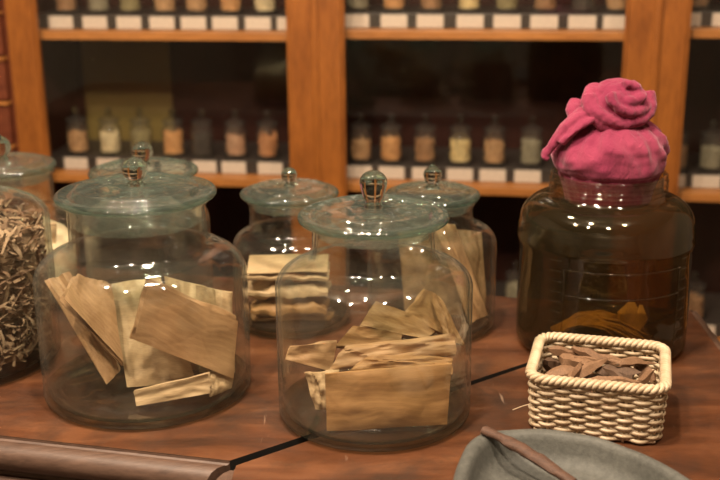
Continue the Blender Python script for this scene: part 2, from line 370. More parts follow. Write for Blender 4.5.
# ------------------------------------------------------------------ folded paper packets
def packet(label, jar, q, th, mat, seed, group, flap=None, R=None, puff=.6, crump=1.2, grain=0, leaf=0):
    """q: tl, tr, br, bl as (u, v, dy) - pixel of the corner and its distance in front of (-) or behind (+) the jar axis"""
    W = [at_Y(u, v, jar.y+dy) for u, v, dy in q]
    cen = sum(W, Vector())/4
    tl, tr, br, bl = [w-cen for w in W]
    nrm = ((tr-tl)+(br-bl)).cross((bl-tl)+(br-tr)).normalized()
    if nrm.dot(CAMP-cen) < 0: nrm = -nrm
    nu, nv = 30, 22; rng = random.Random(seed)
    ox = Vector((rng.random()*9, rng.random()*9, rng.random()*9))
    cr = [(rng.uniform(0, 1), rng.uniform(0, 1), rng.uniform(0, PI), rng.choice((-1, 1))) for _ in range(4)]
    bm = bmesh.new(); uvl = bm.loops.layers.uv.new('uv'); uvs = {}
    def surf(i, j, side):
        a, b = i/nu, j/nv
        p = tl*(1-a)*(1-b)+tr*a*(1-b)+br*a*b+bl*(1-a)*b
        e = min(a, 1-a)*2; f = min(b, 1-b)*2
        k = .35+.65*(min(1, e*3.2)*min(1, f*2.6))**puff
        h = th*.5*k
        w = nz(Vector((a*2.2, b*2.2, 0))+ox, 1.2)*.0032 + nz(Vector((a*5, b*5, 3))+ox, 1)*.0012
        for cx, cy, an, sg in cr:
            dd = (a-cx)*math.cos(an)+(b-cy)*math.sin(an); w += sg*.0016*max(0, 1-abs(dd)*7)
        w -= .0042*abs(nz(Vector((a*3.1, b*2.4, 20))+ox, 1)) + .002*abs(nz(Vector((a*7, b*5, 30))+ox, 1))
        w *= crump
        if side > 0 and flap:
            ax, lo, sl = flap
            c0 = (a if ax == 'u' else b) - lo - sl*((b if ax == 'u' else a)-.5)
            w += .0014 if c0 > 0 else 0
            w += .0012*max(0, 1-abs(c0)*22) if c0 > 0 else 0
        if side < 0: w *= .6
        edge = Vector((nz(Vector((a*3, b*3, 7))+ox, 1), 0, nz(Vector((a*3, b*3, 11))+ox, 1)))*.0016*crump
        return p + nrm*(side*h+w) + edge
    g = {}
    for s in (1, -1):
        for i in range(nu+1):
            for j in range(nv+1):
                g[s, i, j] = bm.verts.new(surf(i, j, s)); uvs[g[s, i, j]] = ((i/nu, j/nv) if not grain else (j/nv, i/nu))
    for s in (1, -1):
        for i in range(nu):
            for j in range(nv):
                l = [g[s, i, j], g[s, i, j+1], g[s, i+1, j+1], g[s, i+1, j]]
                bm.faces.new(l if s > 0 else l[::-1])
    ring = [(i, 0) for i in range(nu)]+[(nu, j) for j in range(nv)]+[(i, nv) for i in range(nu, 0, -1)]+[(0, j) for j in range(nv, 0, -1)]
    for k, (i, j) in enumerate(ring):
        a, b = ring[(k+1) % len(ring)]
        bm.faces.new((g[1, i, j], g[1, a, b], g[-1, a, b], g[-1, i, j]))
    bmesh.ops.recalc_face_normals(bm, faces=bm.faces)
    for f in bm.faces:
        for lp in f.loops: lp[uvl].uv = uvs[lp.vert]
    if R:
        rm = max(math.hypot(cen.x+v.co.x-jar.x, cen.y+v.co.y-jar.y) for v in bm.verts); zm = min(cen.z+v.co.z for v in bm.verts)
        if rm > R or zm < ZT+.0066: print('PACKET', label[:40], 'r', round(rm, 4), 'of', R, 'zmin', round(zm-ZT, 4))
    o = obj('paper_packet', bm, mat, None, cen, angle=38)
    if leaf:                                        # the loose front leaf of the folded sheet, standing off at the open edge
        bm = bmesh.new(); uvl = bm.loops.layers.uv.new('uv'); G = {}
        for s in (0, 1):
            for i in range(25):
                for j in range(15):
                    a, b = i/24, j/14; b2 = .05+.93*b; a2 = .012+.976*a
                    p = tl*(1-a2)*(1-b2)+tr*a2*(1-b2)+br*a2*b2+bl*(1-a2)*b2
                    h = th*.5+.0012+leaf*(1-b)**1.5*(.75+.25*math.sin(a*PI)) + .003*nz(Vector((a*2.6, b*2, 40))+ox, 1) - .003*abs(nz(Vector((a*3.5, b*2.4, 50))+ox, 1)) + .003
                    p = p + nrm*(h+s*.0009) + (tl-bl)*(.03*nz(Vector((a*4, 0, 60))+ox, 1)*(1-b))
                    G[s, i, j] = bm.verts.new(p); uvs[G[s, i, j]] = (a, b)
        for s in (0, 1):
            for i in range(24):
                for j in range(14):
                    l = [G[s, i, j], G[s, i, j+1], G[s, i+1, j+1], G[s, i+1, j]]; bm.faces.new(l if s else l[::-1])
        ring = [(i, 0) for i in range(24)]+[(24, j) for j in range(14)]+[(i, 14) for i in range(24, 0, -1)]+[(0, j) for j in range(14, 0, -1)]
        for k, (i, j) in enumerate(ring):
            a, b = ring[(k+1) % len(ring)]; bm.faces.new((G[1, i, j], G[1, a, b], G[0, a, b], G[0, i, j]))
        bmesh.ops.recalc_face_normals(bm, faces=bm.faces)
        for f in bm.faces:
            for lp in f.loops: lp[uvl].uv = uvs[lp.vert]
        obj('folded_leaf', bm, mat, o, angle=38)
    return tag(o, label, 'packet', group)
M['paper_d'] = paper_mat('paper_d', (.22, .12, .05), (.34, .20, .095))
pa, pb, pc, pd = M['paper_a'], M['paper_b'], M['paper_c'], M['paper_d']
GP1, GP2 = 'paper packets in the largest jar', 'paper packets in the centre jar'
r1 = .130; r2 = .115
packet('tan packet lying flat along the bottom front of the largest jar', J1, [(134, 390, -.066), (210, 372, -.058), (212, 393, -.066), (137, 406, -.074)], .009, pb, 1, GP1, ('v', .62, .1), r1, crump=.7, leaf=0.004)
packet('pale packet standing upright in the middle of the largest jar', J1, [(107, 284, -.000), (160, 277, .010), (197, 384, -.028), (127, 387, -.050)], .014, pb, 2, GP1, ('v', .9, .05), r1, grain=0)
packet('wide tan packet tilted across the front right of the largest jar', J1, [(146, 277, -.056), (236, 316, -.014), (232, 378, -.028), (130, 338, -.070)], .013, pa, 3, GP1, ('u', .14, .05), r1, crump=1.9, leaf=0.004)
packet('tan packet leaning left of the pale one in the largest jar', J1, [(74, 275, -.020), (107, 283, -.012), (122, 366, -.050), (60, 300, -.055)], .010, pa, 4, GP1, ('u', .5, .2), r1, leaf=0.006)
packet('leftmost leaning packet against the glass of the largest jar', J1, [(44, 280, .004), (70, 272, .012), (122, 368, -.030), (107, 384, -.050)], .010, pa, 5, GP1, None, r1)
packet('light packet peeking out behind the tilted packet in the largest jar', J1, [(165, 276, .020), (206, 287, .030), (214, 370, .010), (170, 370, .005)], .012, pb, 6, GP1, None, r1)
packet('packet with a torn top at the back right of the largest jar', J1, [(196, 286, .010), (232, 292, .015), (235, 372, .000), (200, 372, -.005)], .011, pb, 7, GP1, ('u', .6, .2), r1)
packet('small pale packet end at the bottom right of the largest jar', J1, [(206, 368, -.040), (233, 360, -.022), (232, 388, -.034), (210, 397, -.054)], .010, pb, 8, GP1, None, r1, crump=.6)
packet('wide flat packet standing at the very front of the centre jar', J2, [(325, 374, -.064), (452, 363, -.056), (447, 424, -.062), (327, 431, -.070)], .012, pc, 11, GP2, None, r2, crump=.6, grain=0)
packet('small crumpled packet end left of the front one in the centre jar', J2, [(304, 373, -.040), (340, 370, -.040), (340, 408, -.045), (315, 410, -.048)], .012, pb, 12, GP2, ('u', .4, .3), r2)
packet('narrow packet with a slanted left fold, second from the front in the centre jar', J2, [(372, 354, -.040), (453, 357, -.036), (453, 374, -.046), (338, 378, -.050)], .014, pc, 13, GP2, ('v', .3, .2), r2)
packet('long packet with a slanted left end above the narrow one in the centre jar', J2, [(345, 345, -.020), (455, 334, -.016), (456, 356, -.026), (328, 371, -.036)], .016, pa, 14, GP2, ('u', .2, .5), r2)
packet('packet sticking out to the left in the centre jar', J2, [(290, 346, -.004), (337, 340, .0), (332, 372, -.012), (285, 359, -.012)], .014, pa, 15, GP2, ('v', .35, .1), r2, leaf=.006)
packet('short packet with dark folded edge, middle left of the centre jar heap', J2, [(352, 327, .014), (402, 335, .020), (398, 350, .004), (334, 347, .002)], .010, pc, 16, GP2, ('v', .3, .0), r2, leaf=.006)
packet('packet leaning back on top of the heap in the centre jar', J2, [(374, 303, .035), (437, 332, .030), (425, 342, .012), (358, 328, .015)], .010, pc, 17, GP2, ('v', .25, .0), r2, leaf=0.006)
packet('tallest packet with a peaked top at the right of the centre jar', J2, [(424, 289, .040), (434, 294, .045), (464, 346, .020), (402, 316, .025)], .008, pc, 18, GP2, ('u', .55, .0), r2, leaf=0.006)
packet('narrow packet edge against the right glass of the centre jar', J2, [(431, 292, .020), (440, 296, .030), (463, 345, .015), (446, 341, .000)], .006, pc, 19, GP2, None, r2)
GP3, GP4 = 'paper packets in the jar behind left', 'paper packets in the jar behind right'
r3, r4 = .084, .091
packet('top pale packet lying in the small jar behind and left', J3, [(249, 262, .015), (330, 262, .015), (328, 279, -.035), (246, 278, -.04)], .012, pb, 21, GP3, ('u', .3, .4), r3, crump=1.6, leaf=.005)
packet('folded packet second from top in the small jar behind and left', J3, [(249, 281, .01), (332, 282, .01), (328, 294, -.035), (246, 292, -.04)], .016, pb, 22, GP3, ('v', .4, .3), r3, crump=2.4)
packet('darker packet third from top in the small jar behind and left', J3, [(252, 299, .01), (330, 300, .01), (326, 312, -.035), (250, 311, -.04)], .020, pc, 23, GP3, ('u', .5, .3), r3, crump=2.6)
packet('lowest brown packet in the small jar behind and left', J3, [(250, 312, .01), (334, 312, .01), (330, 318, -.02), (252, 319, -.025)], .009, pc, 24, GP3, None, r3)
packet('tall tan packet leaning left to right in the jar behind right', J4, [(434, 226, -.02), (454, 224, -.02), (488, 315, -.030), (470, 325, -.040)], .010, pa, 25, GP4, ('u', .5, .1), r4)
packet('tall brown packet at the right wall of the jar behind right', J4, [(452, 228, .02), (482, 232, .025), (486, 314, .0), (466, 316, -.01)], .010, pd, 26, GP4, None, r4)
packet('broad brown packet at the back of the jar behind right', J4, [(398, 232, .03), (450, 228, .035), (462, 314, .01), (405, 314, .01)], .012, pd, 27, GP4, ('v', .4, .1), r4)
packet('pale folded packet under the powder in the back left jar', J6, [(26, 226, -.044), (56, 222, -.026), (55, 250, -.030), (30, 260, -.048)], .012, pb, 28, None, ('u', .4, .3), .104, leaf=.004)
# ------------------------------------------------------------------ jar fillings that nobody could count
def shreds(name, label, cat, p, R, z0, z1, n, mats, seed, ln=(.03, .06), wd=(.004, .010)):
    rng = random.Random(seed); bm = bmesh.new()
    for k in range(n):
        L, w = rng.uniform(*ln), rng.uniform(*wd); a = rng.uniform(0, 2*PI); rr = (R-.004)*math.sqrt(rng.uniform(.30, 1))
        z = rng.uniform(z0+.004, z1); base = Vector((rr*math.cos(a), rr*math.sin(a), z))
        d = Vector((rng.gauss(0, 1), rng.gauss(0, 1), rng.gauss(0, .45))).normalized(); s = d.cross(Vector((rng.gauss(0, .5), rng.gauss(0, .5), 1))).normalized(); u = s.cross(d)
        cv = rng.uniform(-.2, .2); rows = []; m_ = rng.randrange(len(mats))
        for i in range(6):
            t = (i/5-.5); c = base + d*(t*L) + u*(cv*L*(t*t*4-.5)*.6) + s*(math.sin(t*5+k)*.002)
            ww = w*(1-abs(t)*.9)*.5+.0006; row = []
            for q in (c-s*ww, c+s*ww+u*.001):
                h = math.hypot(q.x, q.y)
                if h > R: q = Vector((q.x*R/h, q.y*R/h, q.z))
                q.z = min(max(q.z, z0), z1+.01); row.append(bm.verts.new(q))
            rows.append(row)
        for x, y in zip(rows, rows[1:]):
            f = bm.faces.new((x[0], x[1], y[1], y[0])); f.material_index = m_
    lathe([(0, z0), (R*.86, z0), (R*.88, z1-.02), (R*.6, z1-.004), (0, z1)], 40, bm)
    o = obj(name, bm, mats, None, (p.x, p.y, ZT)); return tag(o, label, cat, None, 'stuff')
M['sh1'] = plain('shred_a', (.34, .22, .13), .8, 50, .4)
M['sh2'] = plain('shred_b', (.22, .13, .075), .8, 50, .4)
M['sh3'] = plain('shred_c', (.40, .27, .165), .8, 50, .3)
shreds('bark_shreds', 'shredded brown bark packed in the jar at the left picture edge', 'bark', J7, .1245, .020, .196, 4200, [M['sh1'], M['sh2'], M['sh1'], M['sh3']], 5, (.03, .075), (.002, .007))
def heap(name, label, cat, p, R, z0, prof, mat, seed, amp=.006, kind='stuff', sc=30):
    bm = lathe([(0, z0), (R*.6, z0), (R-.012, z0), (R, z0+.012)]+[(R*a, h) for a, h in prof], 48)
    for v in bm.verts:
        if v.co.z > z0+.01: v.co.z += amp*nz(v.co+Vector((seed, 0, 0)), sc)
    o = obj(name, bm, mat, None, (p.x, p.y, ZT)); return tag(o, label, cat, None, kind)
heap('cream_powder', 'cream powder heaped under the lid of the back left jar', 'powder', J6, .101, .012, [(1, .098), (.9, .108), (.7, .118), (.4, .126), (0, .130)], M['cream'], 4, .012)
# ------------------------------------------------------------------ big screw-top jar with the cloth stopper
J8 = at_z(599, 341, ZT); R8 = .1205
L8 = at_Y(604, 171.5, J8.y); Z8 = L8.z-ZT; S8 = at_Y(519, 222, J8.y).z-ZT; N8 = at_Y(604, 194, J8.y).z-ZT
print('J8', J8, 'top', Z8, 'shoulder', S8, N8)
t = thing('screw_neck_jar', 'large wide brownish glass jar with ribbed screw neck stopped with pink cloth', 'jar', (J8.x, J8.y, ZT+.0004), 0)
rn = .0785
zs = S8-.006
o = [(0, .005), (R8*.7, .004), (R8-.016, 0)] + arc(R8-.014, .014, .014, .014, -80, 0, 6) + [(R8, .05)]
o += [(R8, zs-.022), (R8+.0015, zs-.020), (R8+.003, zs-.012), (R8+.001, zs-.006), (R8+.0025, zs), (R8, zs+.006)]
o += arc(R8-(R8-rn)*.9, zs+.006, (R8-rn)*.9, (N8-zs-.006)*.95, 10, 80, 9) + [(rn+.002, N8), (rn+.001, N8+.004)]
z = N8+.006; pitch = (Z8-.006-z)/3
for k in range(3): o += [(rn, z+k*pitch), (rn+.0025, z+(k+.3)*pitch), (rn+.003, z+(k+.5)*pitch), (rn+.0022, z+(k+.72)*pitch)]
o += [(rn, Z8-.004), (rn+.0018, Z8-.002), (rn, Z8)]
i = [(rn-.004, Z8-.001), (rn-.004, N8+.002)] + [(r-.004, zz-.002) for r, zz in arc(R8-(R8-rn)*.9, zs+.006, (R8-rn)*.9, (N8-zs-.006)*.95, 80, 10, 9)] + [(R8-.004, zs-.01), (R8-.004, .02), (R8-.012, .010), (R8*.6, .009), (0, .010)]
bm = lathe(o+i, 96)
for f_ in bm.faces:
    if f_.calc_center_median().z < N8: f_.material_index = 1
obj('jar_body', bm, [M['amber_glass'], M['brown_glass']], t, angle=60)
# moulded marks on the glass: a raised panel border and the short graduation bars either side
bm = bmesh.new()
def on8(a, z, r=R8+.0006): return Vector((r*math.cos(a), r*math.sin(a), z))
a0, a1 = math.radians(-128), math.radians(-48); zb0, zb1 = .060, zs-.034
for z_ in (zb0+.045, zb1): tube(bm, [on8(a0+(a1-a0)*k/24, z_) for k in range(25)], .0011, 6)
for a_ in (a0, a1): tube(bm, [on8(a_, .03+(zb1-.03)*k/10) for k in range(11)], .0011, 6)
for sd in (a0-.10, a1+.10):
    for k in range(9):
        z_ = .035+k*.0145; tube(bm, [on8(sd+s*.07, z_) for s in (-1, -.5, 0, .5, 1)], .0010, 6)
obj('moulded_marks', bm, M['amber_glass'], t)
# what stands in it
def strawbundle():
    rng = random.Random(8); bm = bmesh.new()
    for k in range(70):
        a = rng.gauss(0, .10); o_ = rng.uniform(-.02, .02); L = rng.uniform(.10, .145)
        pts = []
        for i in range(7):
            s = i/6
            pts.append(Vector((-.075+L*s, -.035+o_*(.5+abs(s-.15)*1.4)+a*.02*s, .014+.026*math.sin(PI*min(1, s*1.05))*(1+o_*8)+rng.uniform(0, .004)+max(0, .012*(1-s)))))
        tube(bm, pts, rng.uniform(.0008, .0018), 5)
    return bm
M['straw'] = plain('straw', (.62, .40, .17), .7, 80, .35)
tag(obj('root_bundle', strawbundle(), M['straw'], None, (J8.x, J8.y, ZT)), 'bundle of thin tan roots lying on the bottom of the cloth-topped jar', 'roots')
def chip_mesh(L, w, h, seed, jag=.5, seg=9):
    rng = random.Random(seed); bm = bmesh.new(); ox = Vector((seed*3.1, seed*1.7, 0)); rows = []
    for i in range(seg+1):
        s = i/seg; x = (s-.5)*L; k = min(1, .35+s*3.2)*min(1, .30+(1-s)*2.6)
        bend = .09*L*math.sin(s*PI)*(1 if seed % 2 else -1); row = []
        prof = ((-1, -.55), (-.3, -1), (.6, -.8), (1, .1), (.35, 1), (-.55, .75))
        for a, b in prof:
            q = Vector((x, a*w*.5*k, b*h*.5*k+bend*.5))
            d = jag*Vector((nz(q+ox, 60)*.6*w, nz(q+ox+Vector((5, 0, 0)), 70)*w*.5, nz(q+ox+Vector((0, 9, 0)), 70)*h*.6))
            if i in (0, seg): d.x += rng.uniform(-.12, .12)*L*(1 if i else -1)*.8
            row.append(bm.verts.new(q+d))
        rows.append(row)
    for a, b in zip(rows, rows[1:]):
        for k in range(6): bm.faces.new((a[k], a[(k+1) % 6], b[(k+1) % 6], b[k]))
    bm.faces.new(rows[0][::-1]); bm.faces.new(rows[-1]); bmesh.ops.recalc_face_normals(bm, faces=bm.faces)
    return bm
def chip(label, p, L, w, h, rot, mat, seed, group=None, name='wood_chip', cat='wood chip'):
    o = obj(name, chip_mesh(L, w, h, seed), mat, None, p, angle=25); o.rotation_euler = rot
    return tag(o, label, cat, group)
M['bark2'] = wood('bark_tan', (.10, .048, .022), (.28, .150, .075), (14, 2, 2), .75, 'Generated', grain=3)
M['bark3'] = wood('bark_dark', (.045, .024, .014), (.14, .075, .04), (14, 2, 2), .75, 'Generated', grain=3)
chip('tan root slice standing at the right in the cloth-topped jar', (J8.x+.040, J8.y-.02, ZT+.040), .05, .045, .012, (1.3, .2, .2), M['straw'], 31, None, 'root_slice', 'root slice')
chip('dark flat bark piece lying in the bottom of the cloth-topped jar', (J8.x+.005, J8.y-.06, ZT+.0255), .10, .03, .012, (.25, .05, .1), M['bark3'], 32, None, 'bark_piece', 'bark')
# pink cloth
P8 = Vector((J8.x, J8.y, ZT+Z8))
CZS = .80
t = thing('cloth_stopper', 'crumpled pink cloth bundle knotted on top and stuffed in the jar neck', 'cloth', tuple(P8), 0)
prof = [(.0, -.046), (.040, -.046), (.058, -.040), (.0625, -.020), (.069, -.002), (.077, .008), (.0805, .020), (.081, .034), (.077, .050), (.067, .068), (.050, .083), (.036, .092), (.024, .099), (.014, .104), (0, .106)]
pp = []
for (r0, z0), (r1_, z1_) in zip(prof, prof[1:]):
    for k in range(4): pp.append((r0+(r1_-r0)*k/4, z0+(z1_-z0)*k/4))
pp.append(prof[-1]); pp[0] = (0, pp[0][1])
bm = lathe(pp, 140)
for v in bm.verts:
    r = math.hypot(v.co.x, v.co.y); a = math.atan2(v.co.y, v.co.x); z = v.co.z
    if z < .004: 
        if r > .01:
            k = 1+.012*math.sin(a*17+z*40); v.co.x *= k; v.co.y *= k
        continue
    up = min(1, max(0, z/.1)); low = min(1, z/.02)
    tw = a + up*.7
    k = 0
    k += (.05*up+.012)*(1-abs(math.sin(tw*4.5+2.2*nz((math.cos(a)*2, math.sin(a)*2, z*14), 1)))*1.6)
    k += (.03*up+.012)*math.sin(tw*13+3*nz((math.cos(a), math.sin(a), z*20+5), 1))
    k += .10*nz((math.cos(a)*1.2, math.sin(a)*1.2, z*16), 1) + .03*nz((math.cos(a)*5, math.sin(a)*5, z*60), 1)
    k *= low
    v.co.x *= 1+k; v.co.y *= 1+k; v.co.z += .008*low*nz((math.cos(a)*2, math.sin(a)*2, z*20+9), 1)
    v.co.x += .006*up
for v in bm.verts:
    if v.co.z > 0: v.co.z *= CZS; v.co.x *= .97; v.co.y *= .97
bmesh.ops.recalc_face_normals(bm, faces=bm.faces)
obj('cloth_dome', bm, M['pink'], t)
def foldtube(bm, pts, rad, flat=.8, seg=16, seed=0):
    n0 = len(bm.verts); bm.verts.ensure_lookup_table()
    tube(bm, pts, rad, seg, False, flat)
def spline(P, n=8):
    out = []
    P = [Vector(p) for p in P]
    for i in range(len(P)-1):
        a, b, c, d = P[max(i-1, 0)], P[i], P[i+1], P[min(i+2, len(P)-1)]
        for k in range(n):
            t_ = k/n; out.append(.5*((2*b)+(c-a)*t_+(2*a-5*b+4*c-d)*t_**2+(3*b-a-3*c+d)*t_**3))
    out.append(P[-1]); return out
bm = bmesh.new()
bmesh.ops.create_uvsphere(bm, u_segments=40, v_segments=24, radius=1)
KZ = .094
for v in bm.verts: v.co = Vector((v.co.x*.038+.001, v.co.y*.035-.008, v.co.z*.036+KZ))
def rope(P, r): foldtube(bm, spline(P), [r*(.75+.25*math.sin(PI*i/(len(spline(P))-1))) for i in range(len(spline(P)))], .75)
KR = Matrix.Rotation(math.radians(28), 3, 'Y') @ Matrix.Rotation(math.radians(48), 3, 'X'); KC = Vector((.000, -.008, KZ))
def kp_(p): p = KR @ Vector(p); return KC+Vector((p.x*1.22, p.y, p.z*1.0))
for lat, r, th, a0_, a1_, dz in ((-.022, .034, .013, -3.4, .9, .012), (-.004, .037, .013, -2.9, 1.6, -.013), (.012, .033, .013, -3.6, .8, .011), (.024, .024, .011, -2.6, 2.2, -.008), (.033, .012, .010, -3.0, 2.6, .004), (-.032, .024, .012, -2.4, 2.2, -.005)):
    rope([kp_((r*math.cos(a0_+(a1_-a0_)*k/9), r*math.sin(a0_+(a1_-a0_)*k/9), lat+dz*(k/4.5-1)+.004*nz((k*.9, r*90, lat*50), 1))) for k in range(10)], th)
o = obj('knot', bm, M['pink'], t)
r_ = o.modifiers.new('remesh', 'REMESH'); r_.mode = 'VOXEL'; r_.voxel_size = .0018; r_.use_smooth_shade = True
s_ = o.modifiers.new('smooth', 'SMOOTH'); s_.iterations = 2; s_.factor = .5
tx = bpy.data.textures.new('folds', 'CLOUDS'); tx.noise_scale = .016; tx.noise_depth = 2
d_ = o.modifiers.new('displace', 'DISPLACE'); d_.texture = tx; d_.strength = .005; d_.mid_level = .5
bm = bmesh.new()
def rope2(P, r0, r1_): 
    s = spline(P); foldtube(bm, s, [r0+(r1_-r0)*(i/(len(s)-1))**1.2 for i in range(len(s))], .6)
rope2([(-.010, -.012, .118), (-.038, -.022, .112), (-.064, -.026, .092), (-.080, -.026, .066), (-.086, -.024, .046)], .017, .0085)
rope2([(-.010, -.020, .112), (-.036, -.032, .102), (-.058, -.038, .084), (-.074, -.036, .060)], .013, .010)
rope2([(-.078, -.026, .064), (-.090, -.026, .046), (-.096, -.028, .036), (-.090, -.030, .030)], .0085, .0055)
for v in bm.verts: v.co.z *= CZS
o = obj('loose_tail', bm, M['pink'], t)
r_ = o.modifiers.new('remesh', 'REMESH'); r_.mode = 'VOXEL'; r_.voxel_size = .002; r_.use_smooth_shade = True
s_ = o.modifiers.new('smooth', 'SMOOTH'); s_.iterations = 3; s_.factor = .5
d_ = o.modifiers.new('displace', 'DISPLACE'); d_.texture = tx; d_.strength = .007; d_.mid_level = .5
# ------------------------------------------------------------------ wicker basket
fl, fr = at_z(531, 424, ZT), at_z(667, 446, ZT)
ex = Vector((math.cos(math.radians(-15)), math.sin(math.radians(-15)), 0)); ey = Vector((-ex.y, ex.x, 0)); brz = math.atan2(ex.y, ex.x)
bw = .0795; bd = .072; BH = .074
bc = at_z(593, 442, ZT)+ey*bd
print('BASKET', bc, 'half', bw, bd, 'rz', math.degrees(brz))
bk = thing('wicker_basket', 'small rectangular cream wicker basket holding brown wood chips', 'basket', (bc.x, bc.y, ZT+.0003), brz)
def rrect(a, b, r, n):
    """n points evenly spaced round a rounded rectangle, with outward normals"""
    segs = [(2*(a-r), 0), (PI/2*r, 1), (2*(b-r), 0), (PI/2*r, 1)]*2
    L = sum(s[0] for s in segs[:4])*1.0 + 0
    L = 4*(a-r)+4*(b-r)+2*PI*r; out = []
    for k in range(n):
        s = L*k/n
        for q, (l, cx, cy, tx_, ty_, arcf) in enumerate(((2*(a-r), -(a-r), -b, 1, 0, 0), (PI/2*r, a-r, -(b-r), -PI/2, 0, 1), (2*(b-r), a, -(b-r), 0, 1, 0), (PI/2*r, a-r, b-r, 0, 0, 1),
                                                         (2*(a-r), a-r, b, -1, 0, 0), (PI/2*r, -(a-r), b-r, PI/2, 0, 1), (2*(b-r), -a, b-r, 0, -1, 0), (PI/2*r, -(a-r), -(b-r), PI, 0, 1))):
            if s <= l or q == 7:
                if arcf:
                    an = tx_+s/r; out.append((cx+r*math.cos(an), cy+r*math.sin(an), math.cos(an), math.sin(an)))
                else:
                    out.append((cx+tx_*s, cy+ty_*s, ty_, -tx_))
                break
            s -= l
    return out, L
NST = 30; ROWS = 13; nper = 8
bm = bmesh.new()
def size(z): k = z/BH; return bw-.002-.004*(1-k), bd-.002-.004*(1-k)
for k in range(ROWS):
    z = .0045+k*(BH-.014)/(ROWS-1); a, b = size(z); P, L = rrect(a, b, .020, NST*nper)
    pts = []
    for i, (x, y, nx, ny) in enumerate(P):
        off = .0027*math.cos(PI*i/nper+PI*k); w_ = .0006*nz((x*60, y*60, k*3), 1)
        pts.append(Vector((x+nx*off, y+ny*off, z+w_)))
    tube(bm, pts, .0024, 7, True, 1.0)
for i in range(NST):
    pts = []
    for j in range(8):
        z = .001+(BH-.006)*j/7; a, b = size(z); P, L = rrect(a, b, .020, NST); x, y, nx, ny = P[i]; pts.append(Vector((x, y, z)))
    tube(bm, pts, .0017, 6)
obj('woven_wall', bm, M['wicker'], bk)
bm = bmesh.new()                                     # braided rim: three strands laid round each other
a, b = size(BH); nR = 240; P, L = rrect(a, b, .020, nR); turns = 26
for s in range(3):
    pts = []
    for i, (x, y, nx, ny) in enumerate(P):
        an = 2*PI*(turns*i/nR+s/3); o1, o2 = .0042*math.cos(an), .0034*math.sin(an)
        pts.append(Vector((x+nx*o1, y+ny*o1, BH-.002+o2)))
    tube(bm, pts, .0031, 7, True)
obj('braided_rim', bm, M['wicker'], bk)
bm = bmesh.new()
a, b = size(0)
for k in range(15):
    y = -b+.004+(2*b-.008)*k/14
    tube(bm, [Vector((-a+.003+(2*a-.006)*i/40, y, .0035+.0012*math.cos(PI*i/4+PI*k))) for i in range(41)], .0028, 6)
for k in range(11):
    x = -a+.006+(2*a-.012)*k/10; tube(bm, [Vector((x, -b+.003+(2*b-.006)*i/4, .0035)) for i in range(5)], .0016, 6)
obj('woven_base', bm, M['wicker'], bk)
bm = tube(bmesh.new(), spline([(-a+.002, -b+.008, .035), (-a-.010, -b+.002, .033), (-a-.022, -b-.004, .029)]), .0006, 5)
obj('loose_strand', bm, M['wicker'], bk)
def bl(x, y, z): p = bc+ex*x+ey*y; return (p.x, p.y, ZT+z)
GC = 'wood chips in the basket'
CH = [  # x, y, z, L, w, h, rx, ry, rz, mat, label
    (-.034, .018, .049, .052, .026, .010, .5, -.15, -.75, 'bark2', 'broad tan chip standing at the back left of the basket'),
    (-.048, -.010, .045, .036, .024, .010, .4, -.3, .35, 'bark2', 'short tan chip at the left end of the basket'),
    (.018, .020, .053, .085, .008, .006, .1, .02, .10, 'bark2', 'long thin splinter along the back of the basket'),
    (-.012, -.005, .050, .055, .013, .008, -.3, -.25, .85, 'bark2', 'narrow chip crossing the middle of the basket'),
    (.024, .002, .049, .042, .024, .009, .35, .0, .05, 'bark3', 'wide greyish chip at the right of the middle in the basket'),
    (.008, -.026, .047, .075, .016, .010, .2, -.08, .16, 'bark2', 'long pointed chip lying along the front of the basket'),
    (.050, -.014, .047, .050, .012, .009, .3, -.25, .95, 'bark2', 'straight chip standing at the right end of the basket'),
    (.040, -.032, .042, .034, .016, .009, .3, .2, .4, 'bark', 'short brown chip in the front right corner of the basket'),
    (-.062, .022, .040, .040, .022, .012, .3, .3, 1.2, 'bark3', 'dark chip in the back left corner of the basket'),
    (-.026, -.030, .040, .036, .020, .010, .4, .1, -.5, 'bark3', 'dark chip at the front left of the basket'),
    (.004, .036, .046, .050, .014, .008, .2, .05, -.1, 'bark', 'brown chip against the back wall of the basket'),
    (.056, .022, .040, .040, .018, .010, .3, .2, -.9, 'bark', 'brown chip in the back right corner of the basket'),
    (-.060, -.032, .034, .036, .018, .010, .1, .1, .2, 'bark', 'brown chip in the front left corner of the basket'),
    (-.02, .0, .030, .08, .03, .012, .1, .0, .3, 'bark3', 'large dark chip low in the middle of the basket'),
    (.035, .0, .031, .06, .03, .012, -.1, .0, -.5, 'bark3', 'large dark chip low at the right in the basket'),
    (-.05, .0, .024, .05, .03, .012, .1, .0, 1.2, 'bark', 'brown chip low at the left in the basket'),
    (-.010, .022, .056, .045, .014, .009, .5, .15, -.45, 'bark', 'reddish chip lying behind the middle of the basket heap'),
    (.040, .012, .055, .040, .012, .008, -.4, .12, .7, 'bark2', 'tan chip slanting at the right behind the grey chip in the basket'),
    (-.028, -.018, .055, .040, .013, .008, .3, -.1, 1.3, 'bark', 'reddish chip pointing to the front left rim of the basket'),
    (.022, -.018, .054, .036, .010, .007, .2, .2, -.7, 'bark3', 'small dark chip on the front half of the basket heap'),
    (-.046, .030, .052, .040, .012, .009, .2, .15, .15, 'bark', 'small brown chip against the back left rim of the basket'),
    (.0, -.02, .018, .09, .03, .014, .1, .0, .0, 'bark', 'brown chip at the bottom of the basket in front'),
    (.0, .022, .017, .09, .03, .014, .1, .0, .1, 'bark3', 'dark chip at the bottom of the basket behind'),
]
for k, (x, y, z, L, w, h, rx, ry, rz, mt, lb) in enumerate(CH):
    chip(lb, bl(x*.95, y*1.4, z+.012), L*1.08, w*.85, h*1.25, (rx, ry, rz+brz), M[mt], k+40, GC)
